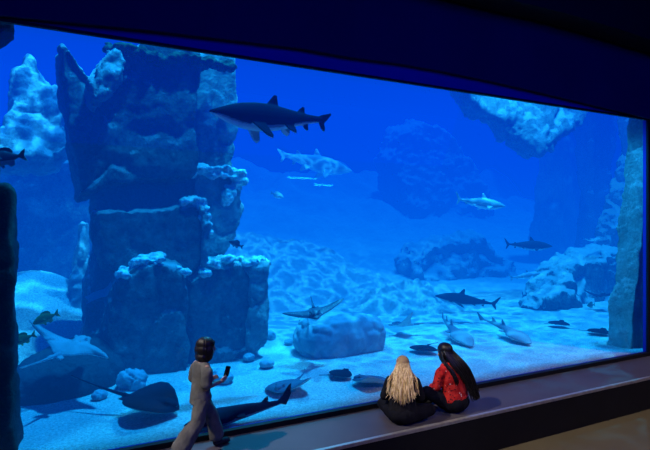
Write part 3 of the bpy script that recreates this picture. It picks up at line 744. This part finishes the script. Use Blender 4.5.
# ---- the child walking along the ledge
def loftz(bm, rings, N=24, place=None):
    rs = []
    for c, a, b in rings:
        q = [Vector((c[0]+a*math.cos(2*PI*k/N), c[1]+b*math.sin(2*PI*k/N), c[2])) for k in range(N)]
        rs.append([bm.verts.new(place(p) if place else p) for p in q])
    for u, v in zip(rs, rs[1:]):
        for k in range(N): bm.faces.new((u[k], v[k], v[(k+1)%N], u[(k+1)%N]))
    bm.faces.new(rs[0]); bm.faces.new(rs[-1][::-1])
def child(loc, rz):
    root = empty('person', loc, rz)
    tag(root, 'child in stone-coloured shirt and wide trousers walking along the ledge, hand raised', 'person')
    hc = Vector((0,.055,1.105)); S = .92
    rot = Euler((-.05,0,-.25)).to_matrix()
    bm = bmesh.new()
    head(bm, hc, S, rot)
    cap(bm, (0,.0,.94), (0,.03,1.03), .042, .038)
    chain(bm, [((0,.0,.92),.075),((0,-.01,.80),.072),((0,-.005,.64),.066)])
    for k in (-1,1):
        chain(bm, [((k*.03,.0,.935),.045),((k*.115,.0,.915),.042)])
    # right arm (toward the hall): elbow down, forearm forward and up
    chain(bm, [((.118,.0,.915),.038),((.15,-.03,.73),.030),((.125,.15,.755),.022)])
    hand(bm, (.125,.15,.755), (-.05,1,.42), (-.9,0,.1), .78, .55, 1)
    chain(bm, [((-.118,.0,.915),.038),((-.15,-.02,.73),.030),((-.11,.14,.72),.022)])
    hand(bm, (-.11,.14,.72), (.1,1,.3), (.9,0,.1), .78, .6, -1)
    legs = {1: [((.05,.0,.63),.060),((.075,-.09,.345),.052),((.07,-.30,.115),.034)], -1: [((-.05,.0,.63),.060),((-.07,.17,.36),.052),((-.065,.215,.075),.034)]}
    for k in legs: chain(bm, legs[k])
    chain(bm, [((.07,-.30,.105),.034),((.07,-.29,.05),.030),((.07,-.225,.022),.022)])
    chain(bm, [((-.065,.215,.07),.034),((-.065,.24,.035),.032),((-.065,.335,.024),.022)])
    me = remesh(bm_mesh(bm), .0052, 3)
    o = link('body', me, [M['skin'], M['eye'], M['lips']], root)
    body_mat_faces(me, hc, rot, S, 1, 2)
    # shirt
    bm = bmesh.new()
    loftz(bm, [((0,0,.972),.055,.05),((0,0,.95),.095,.068),((0,0,.90),.125,.083),((0,-.006,.80),.122,.092),((0,-.01,.68),.124,.097),((0,-.012,.58),.132,.102),((0,-.014,.535),.136,.104)])
    for k in (-1,1):
        chain(bm, [((k*.085,0,.915),.056),((k*.128,-.005,.88),.060),((k*.155,-.02,.765),.060)])
    cloth('shirt', bm, M['shirt'], root, .009, .012, 8, 1)
    # wide trousers
    bm = bmesh.new()
    blob(bm, (0,-.005,.59), (.112,.088,.09), 20)
    chain(bm, [((.055,0,.60),.080),((.072,-.09,.36),.074),((.072,-.250,.150),.098)])
    chain(bm, [((-.055,0,.60),.080),((-.066,.15,.36),.074),((-.066,.205,.13),.086)])
    cloth('trousers', bm, M['trouser'], root, .009, .014, 8, 2)
    for pts in ([((.07,-.31,.085),.042),((.07,-.225,.033),.032)], [((-.065,.205,.045),.042),((-.065,.335,.034),.032)]):
        bm = bmesh.new(); chain(bm, pts); cloth('shoe', bm, M['shoe'], root, .007, .001)
    # bob
    bm = bmesh.new()
    for p, r in (((0,-.016,.034),(.092,.108,.088)),((0,-.035,-.02),(.102,.098,.09)),((0,-.045,-.10),(.104,.082,.068)),((.068,.005,-.05),(.034,.066,.098)),((-.068,.005,-.05),(.034,.066,.098)),((0,.062,.062),(.06,.03,.022))):
        blob(bm, hc+rot@(Vector(p)*S), tuple(x*S for x in r), 20, rot.to_euler())
    me = remesh(bm_mesh(bm), .006, 4); v, n = arr(me); o_ = v.copy()
    for i in range(len(v)):
        p = Vector(v[i]); o_[i] += n[i]*.006*noise.noise(Vector((math.atan2(p.x, p.y-hc.y)*9, p.z*4, 0)))
    put(me, o_); link('hair', me, M['hair_dark'], root)
    return root
kid = child((1.26, -.42, 0.0), D(-78))
# phone held in the raised hand
bm = bmesh.new(); bmesh.ops.create_cube(bm, size=1)
for v in bm.verts: v.co = Vector((v.co.x*.008, v.co.y*.06, v.co.z*.11))
bmesh.ops.bevel(bm, geom=bm.edges[:], offset=.003, segments=2, affect='EDGES')
ph = link('phone', bm_mesh(bm), M['phone'])
tag(ph, 'small dark phone held up in the walking child hand', 'phone')
ph.rotation_euler = (D(-18), 0, D(-78))
bpy.context.view_layer.update()
ph.location = Matrix.Translation(Vector((1.26,-.42,0))) @ Matrix.Rotation(D(-78), 4, 'Z') @ Vector((.07,.262,.832))

# ---- the two who sit on the ledge
def sitter(loc, rz, label, s, lean, top_mat, leg_mat, sleeve, hair_fn, top_name, spread=(1,1), tilt=0.0, legs=None):
    root = empty('person', loc, rz); tag(root, label, 'person')
    ln = Matrix.Rotation(-lean, 3, 'X') @ Matrix.Rotation(tilt, 3, 'Y')
    base = Vector((0,0,.12))
    U = lambda p: base+ln@(Vector(p)-base)            # what bends with the trunk
    hc = U((0,.035,.745)); rot = Matrix.Rotation(-.12, 3, 'X')
    bm = bmesh.new()
    head(bm, hc, 1.0, rot)
    cap(bm, U((0,.0,.56)), U((0,.02,.67)), .052, .046)
    chain(bm, [(U((0,.0,.54)),.10),(U((0,-.01,.38)),.105),(U((0,0,.24)),.105),((0,0,.14)),] if False else [(U((0,.0,.54)),.10),(U((0,-.01,.38)),.105),(U((0,0,.24)),.105),((0,0,.135),.12)])
    L = legs or {1: ((.10,.02,.115),(.34,.24,.13),(-.05,.36,.07)), -1: ((-.10,.02,.115),(-.34,.24,.13),(.07,.30,.065))}
    ar = {1: (U((.165,.0,.535)), Vector((.24,.10,.32)), Vector((.14,.29,.235))), -1: (U((-.165,.0,.535)), Vector((-.24,.10,.32)), Vector((-.14,.29,.235)))}
    for k in (-1,1):
        h, kn, an = (Vector(p) for p in L[k])
        chain(bm, [(h,.092),(kn,.058),(an,.040)])
        d = (an-kn).normalized(); fo = Vector((d.x*.6, .8, -.1)).normalized()
        chain(bm, [(an,.040),(an+fo*.05+Vector((0,0,-.02)),.034),(an+fo*.17+Vector((0,0,-.035)),.024)])
        sh, el, wr = ar[k]
        chain(bm, [(U((k*.05,0,.55)),.06),(sh,.05),(el,.036),(wr,.025)])
        hand(bm, wr, (-k*.5,.8,-.15), (0,-.15,-1), .95, .45, k)
    me = remesh(bm_mesh(bm), .0062, 3)
    link('body', me, [M['skin'], M['eye'], M['lips']], root); body_mat_faces(me, hc, rot, 1.0, 1, 2)
    bm = bmesh.new()
    loftz(bm, [((0,0,.635),.065,.058),((0,0,.605),.13,.085),((0,0,.55),.185,.112),((0,-.008,.46),.182,.125),((0,-.012,.36),.168,.130),((0,-.006,.26),.172,.135),((0,0,.16),.184,.142)], place=U)
    for k in (-1,1):
        sh, el, wr = ar[k]
        e = sh.lerp(el, 1.0); chain(bm, [(U((k*.09,0,.55)),.066),(sh,.068),(e,.058)])
        if sleeve: chain(bm, [(el,.058),(el.lerp(wr,.95),.044)])
    cloth(top_name, bm, top_mat, root, .010, .014, 7, int(s*10))
    bm = bmesh.new()
    blob(bm, (0,-.005,.135), (.19,.15,.132), 22)
    for k in (-1,1):
        h, kn, an = (Vector(p) for p in L[k]); chain(bm, [(h,.108),(kn,.078),(kn.lerp(an,.92),.058)])
    cloth('trousers', bm, leg_mat, root, .010, .010, 7, 3)
    for k in (-1,1):
        h, kn, an = (Vector(p) for p in L[k]); d = (an-kn).normalized(); fo = Vector((d.x*.6,.8,-.1)).normalized()
        bm = bmesh.new(); chain(bm, [(an+Vector((0,0,-.012)),.048),(an+fo*.17+Vector((0,0,-.03)),.036)])
        cloth('shoe', bm, M['shoe'], root, .008, .001)
    hair_fn(root, hc, rot, U)
    root.scale = (s,)*3
    return root
def hair_cap(bm, hc, rot, extra=()):
    b2 = bmesh.new()
    for p, r in (((0,-.014,.032),(.089,.106,.090)),((0,-.04,-.02),(.090,.082,.085)),)+tuple(extra):
        blob(b2, hc+rot@Vector(p), r, 20, rot.to_euler())
    me = remesh(bm_mesh(b2), .008, 3); bm.from_mesh(me); bpy.data.meshes.remove(me)
def blonde(root, hc, rot, U):
    rnd = random.Random(3); bm = bmesh.new(); hair_cap(bm, hc, rot)
    for i in range(110):
        a = rnd.uniform(-1,1); x = a*.085
        lay = rnd.uniform(0,.03)
        p0 = hc+rot@Vector((a*.05, -.05-.03*(1-abs(a)), .085-.03*abs(a)))
        p1 = hc+rot@Vector((x*1.02, -.085-.035*(1-a*a)+rnd.uniform(-.008,.004), -.01))
        xs = a*.150+rnd.uniform(-.02,.02)
        p2 = U((a*.125+rnd.uniform(-.01,.01), -.100-.03*(1-a*a)-lay, .56+rnd.uniform(-.02,.02)))
        p3 = U((xs, -.135-.022*(1-a*a)-lay, .42))
        if rnd.random() < .25: xs += rnd.uniform(-.05,.05)
        p4 = U((xs*1.1+rnd.uniform(-.02,.02), -.150-lay+rnd.uniform(-.01,.01), rnd.uniform(.24,.34)+.10*abs(a)))
        strand(bm, [p0,p1,p2,p3,p4], rnd.uniform(.010,.015), .0025)
    for k in (-1,1):                                   # locks over each shoulder
        for i in range(16):
            p0 = hc+rot@Vector((k*.06,-.02,.06)); p1 = hc+rot@Vector((k*(.098+rnd.uniform(-.006,.008)),-.03+rnd.uniform(-.03,.03),-.06))
            p2 = U((k*(.16+rnd.uniform(-.03,.03)), -.07+rnd.uniform(-.04,.06), .57)); p3 = U((k*(.19+rnd.uniform(-.03,.025)), -.08+rnd.uniform(-.03,.03), .44+rnd.uniform(-.06,.05)))
            strand(bm, [p0,p1,p2,p3], .012, .003)
    link('hair', bm_mesh(bm), M['hair_blonde'], root)
def black(root, hc, rot, U):
    rnd = random.Random(5); bm = bmesh.new(); hair_cap(bm, hc, rot, (((.0,-.03,.07),(.07,.07,.045)),))
    for i in range(120):                               # most of it swept over one shoulder
        a = rnd.uniform(-1,1)
        p0 = hc+rot@Vector((a*.05, -.045, .085-.03*abs(a)))
        p1 = hc+rot@Vector((a*.088+.01, -.08-.03*(1-a*a), -.02))
        p2 = U((.06+a*.105+rnd.uniform(-.01,.01), -.115-.025*(1-a*a)+rnd.uniform(-.02,.0), .56))
        p3 = U((.13+a*.085+rnd.uniform(-.015,.015), -.15+rnd.uniform(-.02,.01), .40))
        p4 = U((.19+a*.065+rnd.uniform(-.02,.02), -.165+rnd.uniform(-.02,.01), rnd.uniform(.10,.24)))
        strand(bm, [p0,p1,p2,p3,p4], rnd.uniform(.011,.016), .004)
    for i in range(30):
        k = -1; p0 = hc+rot@Vector((k*.06,-.01,.06)); p1 = hc+rot@Vector((k*.095,-.03+rnd.uniform(-.03,.03),-.07))
        p2 = U((k*(.09+rnd.uniform(-.03,.03)), -.11+rnd.uniform(-.01,.03), .55)); p3 = U((k*(.07+rnd.uniform(-.04,.04)), -.145+rnd.uniform(-.01,.01), rnd.uniform(.36,.46)))
        strand(bm, [p0,p1,p2,p3], .012, .003)
    link('hair', bm_mesh(bm), M['hair_black'], root)
sitter((3.62, -.71, 0), D(-36), 'seated person with long blonde hair and black jacket, back turned', .93, .12, M['jacket'], M['jeans'], True, blonde, 'jacket', legs={1: ((.10,.02,.115),(.36,.20,.13),(-.02,.36,.07)), -1: ((-.10,.02,.115),(-.27,.30,.14),(.07,.30,.065))})
sitter((4.47, -.68, 0), D(8), 'seated person with long black hair and red patterned top, back turned', 1.03, .12, M['red'], M['jeans'], True, black, 'top', tilt=-.13,
       legs={1: ((.10,.02,.115),(.30,.27,.13),(-.08,.36,.07)), -1: ((-.10,.02,.115),(-.33,.16,.25),(-.30,.38,.06))})

# ------------------------------------------------------------------ lamps hanging in the hall (seen mirrored in the pane)
m, nt, out = new_mat('lamp_glow')
e_ = nt.nodes.new('ShaderNodeEmission'); e_.inputs[0].default_value = (.01,.62,1,1); e_.inputs[1].default_value = 30
nt.links.new(e_.outputs[0], out.inputs[0]); M['glow'] = m
for k, (px, py, L_, lab) in enumerate(((303,178,.85,'bright blue-white bar lamp mirrored in the pane below the faint pale shark'), (324,185,.55,'shorter bar lamp mirrored in the pane, lower of the two reflections'))):
    q = P(px, py, 7.0); r_ = empty('pendant_lamp', (q.x, -q.y, q.z)); tag(r_, lab, 'lamp', kind=None)
    bm = bmesh.new(); bmesh.ops.create_cube(bm, size=1)
    for v in bm.verts: v.co = Vector((v.co.x*L_, v.co.y*.05, v.co.z*.045))
    bmesh.ops.bevel(bm, geom=bm.edges[:], offset=.01, segments=2, affect='EDGES')
    link('lamp_tube', bm_mesh(bm), M['glow'], r_)
    bm = bmesh.new(); bmesh.ops.create_cube(bm, size=1)
    for v in bm.verts: v.co = Vector((v.co.x*(L_+.06), v.co.y*.09, v.co.z*.03+.04))
    link('lamp_housing', bm_mesh(bm), M['black'], r_, smooth=False)
    bm = bmesh.new(); cap(bm, (0,0,.05), (0,0,11-q.z), .012, .012, 8); link('cord', bm_mesh(bm), M['black'], r_)

# ------------------------------------------------------------------ light
def spot(name, loc, target, energy, color, angle, blend=.4, size=.3, caustic=0.0, cscale=9):
    l = bpy.data.lights.new(name, 'SPOT'); o = bpy.data.objects.new(name, l); COL.objects.link(o)
    o.location = loc; d = Vector(target)-Vector(loc)
    o.rotation_euler = d.to_track_quat('-Z', 'Y').to_euler()
    l.energy = energy; l.color = color; l.spot_size = D(angle); l.spot_blend = blend; l.shadow_soft_size = size
    if caustic:
        l.use_nodes = True; nt = l.node_tree
        em = next(n for n in nt.nodes if n.type == 'EMISSION')
        tc = nt.nodes.new('ShaderNodeTexCoord')
        nz = nt.nodes.new('ShaderNodeTexNoise'); nz.inputs['Scale'].default_value = cscale*.6
        nt.links.new(tc.outputs['Normal'], nz.inputs['Vector'])
        mv = nt.nodes.new('ShaderNodeMix'); mv.data_type = 'VECTOR'; mv.inputs[0].default_value = .12
        nt.links.new(tc.outputs['Normal'], mv.inputs[4]); nt.links.new(nz.outputs['Color'], mv.inputs[5])
        v = nt.nodes.new('ShaderNodeTexVoronoi'); v.feature = 'DISTANCE_TO_EDGE'; v.inputs['Scale'].default_value = cscale
        nt.links.new(mv.outputs[1], v.inputs['Vector'])
        r = ramp(nt, v.outputs['Distance'], [(.0,(1,1,1)),(.12,(.12,.12,.12)),(.5,(.02,.02,.02))])
        mu = nt.nodes.new('ShaderNodeMath'); mu.operation = 'MULTIPLY'; mu.inputs[1].default_value = caustic
        nt.links.new(r, mu.inputs[0])
        nt.links.new(mu.outputs[0], em.inputs['Strength'])
    return o
sun = bpy.data.lights.new('tank_lamp', 'SUN'); so = bpy.data.objects.new('tank_lamp', sun); COL.objects.link(so)
sun.energy = 13; sun.angle = D(2.5); sun.color = (.006,.37,1.0)
so.rotation_euler = Vector((-.22,.03,-1)).to_track_quat('-Z','Y').to_euler()
WARM = (1.0,.93,.84)
spot('tank_spot', (6.5, 3.4, 11.2), (6.8, 8.4, 0), 13000, (.02,.55,1.0), 80, .6, .05, caustic=3.0, cscale=20)
spot('tank_spot', (6.2, 7.0, 10.5), (2.2, 3.6, 3.2), 16000, (.02,.55,1.0), 38, .6, .15)
spot('tank_spot', (13.5, 2.5, 11), (11, 3.5, 2), 5500, (.02,.55,1.0), 60, .7, .05, caustic=3.0, cscale=20)
spot('tank_spot', (.2, 3.5, 11.2), (-.2, 6, 2), 9000, (.02,.55,1.0), 46, .8, .05, caustic=3.0, cscale=14)
spot('hall_spot', (-5.4, -.95, 10.4), (2.6, -.75, 0), 4200, WARM, 40, .9, .12)
spot('hall_spot', (1.2, -5.6, 6.2), (4.0, -.72, .45), 420, WARM, 14, .8, .12)  # added fill on the backs of the seated pair
spot('hall_spot', (-1.5, -5.2, 5.2), (1.2, -.45, .75), 80, WARM, 13, .8, .12)  # added fill on the child
spot('hall_spot', (12, -6.0, 9), (8.5, -3.0, -.5), 1700, (1.0,.80,.5), 60, .8, .3)
al = bpy.data.lights.new('hall_fill', 'AREA'); ao = bpy.data.objects.new('hall_fill', al); COL.objects.link(ao)  # unseen blue fill added behind the camera to brighten the hall
al.shape = 'RECTANGLE'; al.size = 18; al.size_y = 4; al.energy = 420; al.color = (.0,.008,1.0)
ao.location = (5, -10.2, 6.5); ao.rotation_euler = (Vector((5,-.4,1.8))-Vector((5,-10.2,6.5))).to_track_quat('-Z','Y').to_euler()
# in the tank: spots added to brighten pillar face, buttress and overhang
spot('tank_spot', (2.2, 1.3, 11), (1.6, 3.7, 2.5), 7000, (.01,.50,1.0), 36, .6, .2)
spot('tank_spot', (5.6, 2.7, 8.5), (10.1, .8, 2.4), 9000, (.01,.45,1.0), 26, .6, .2)
spot('tank_spot', (11.5, 2.6, 11.2), (14.5, 7.2, 5.2), 14000, (.015,.55,1.0), 78, .7, .1)
w = bpy.data.worlds.new('world'); scene.world = w; w.use_nodes = True
w.node_tree.nodes['Background'].inputs[0].default_value = (.0,.0,.0,1)
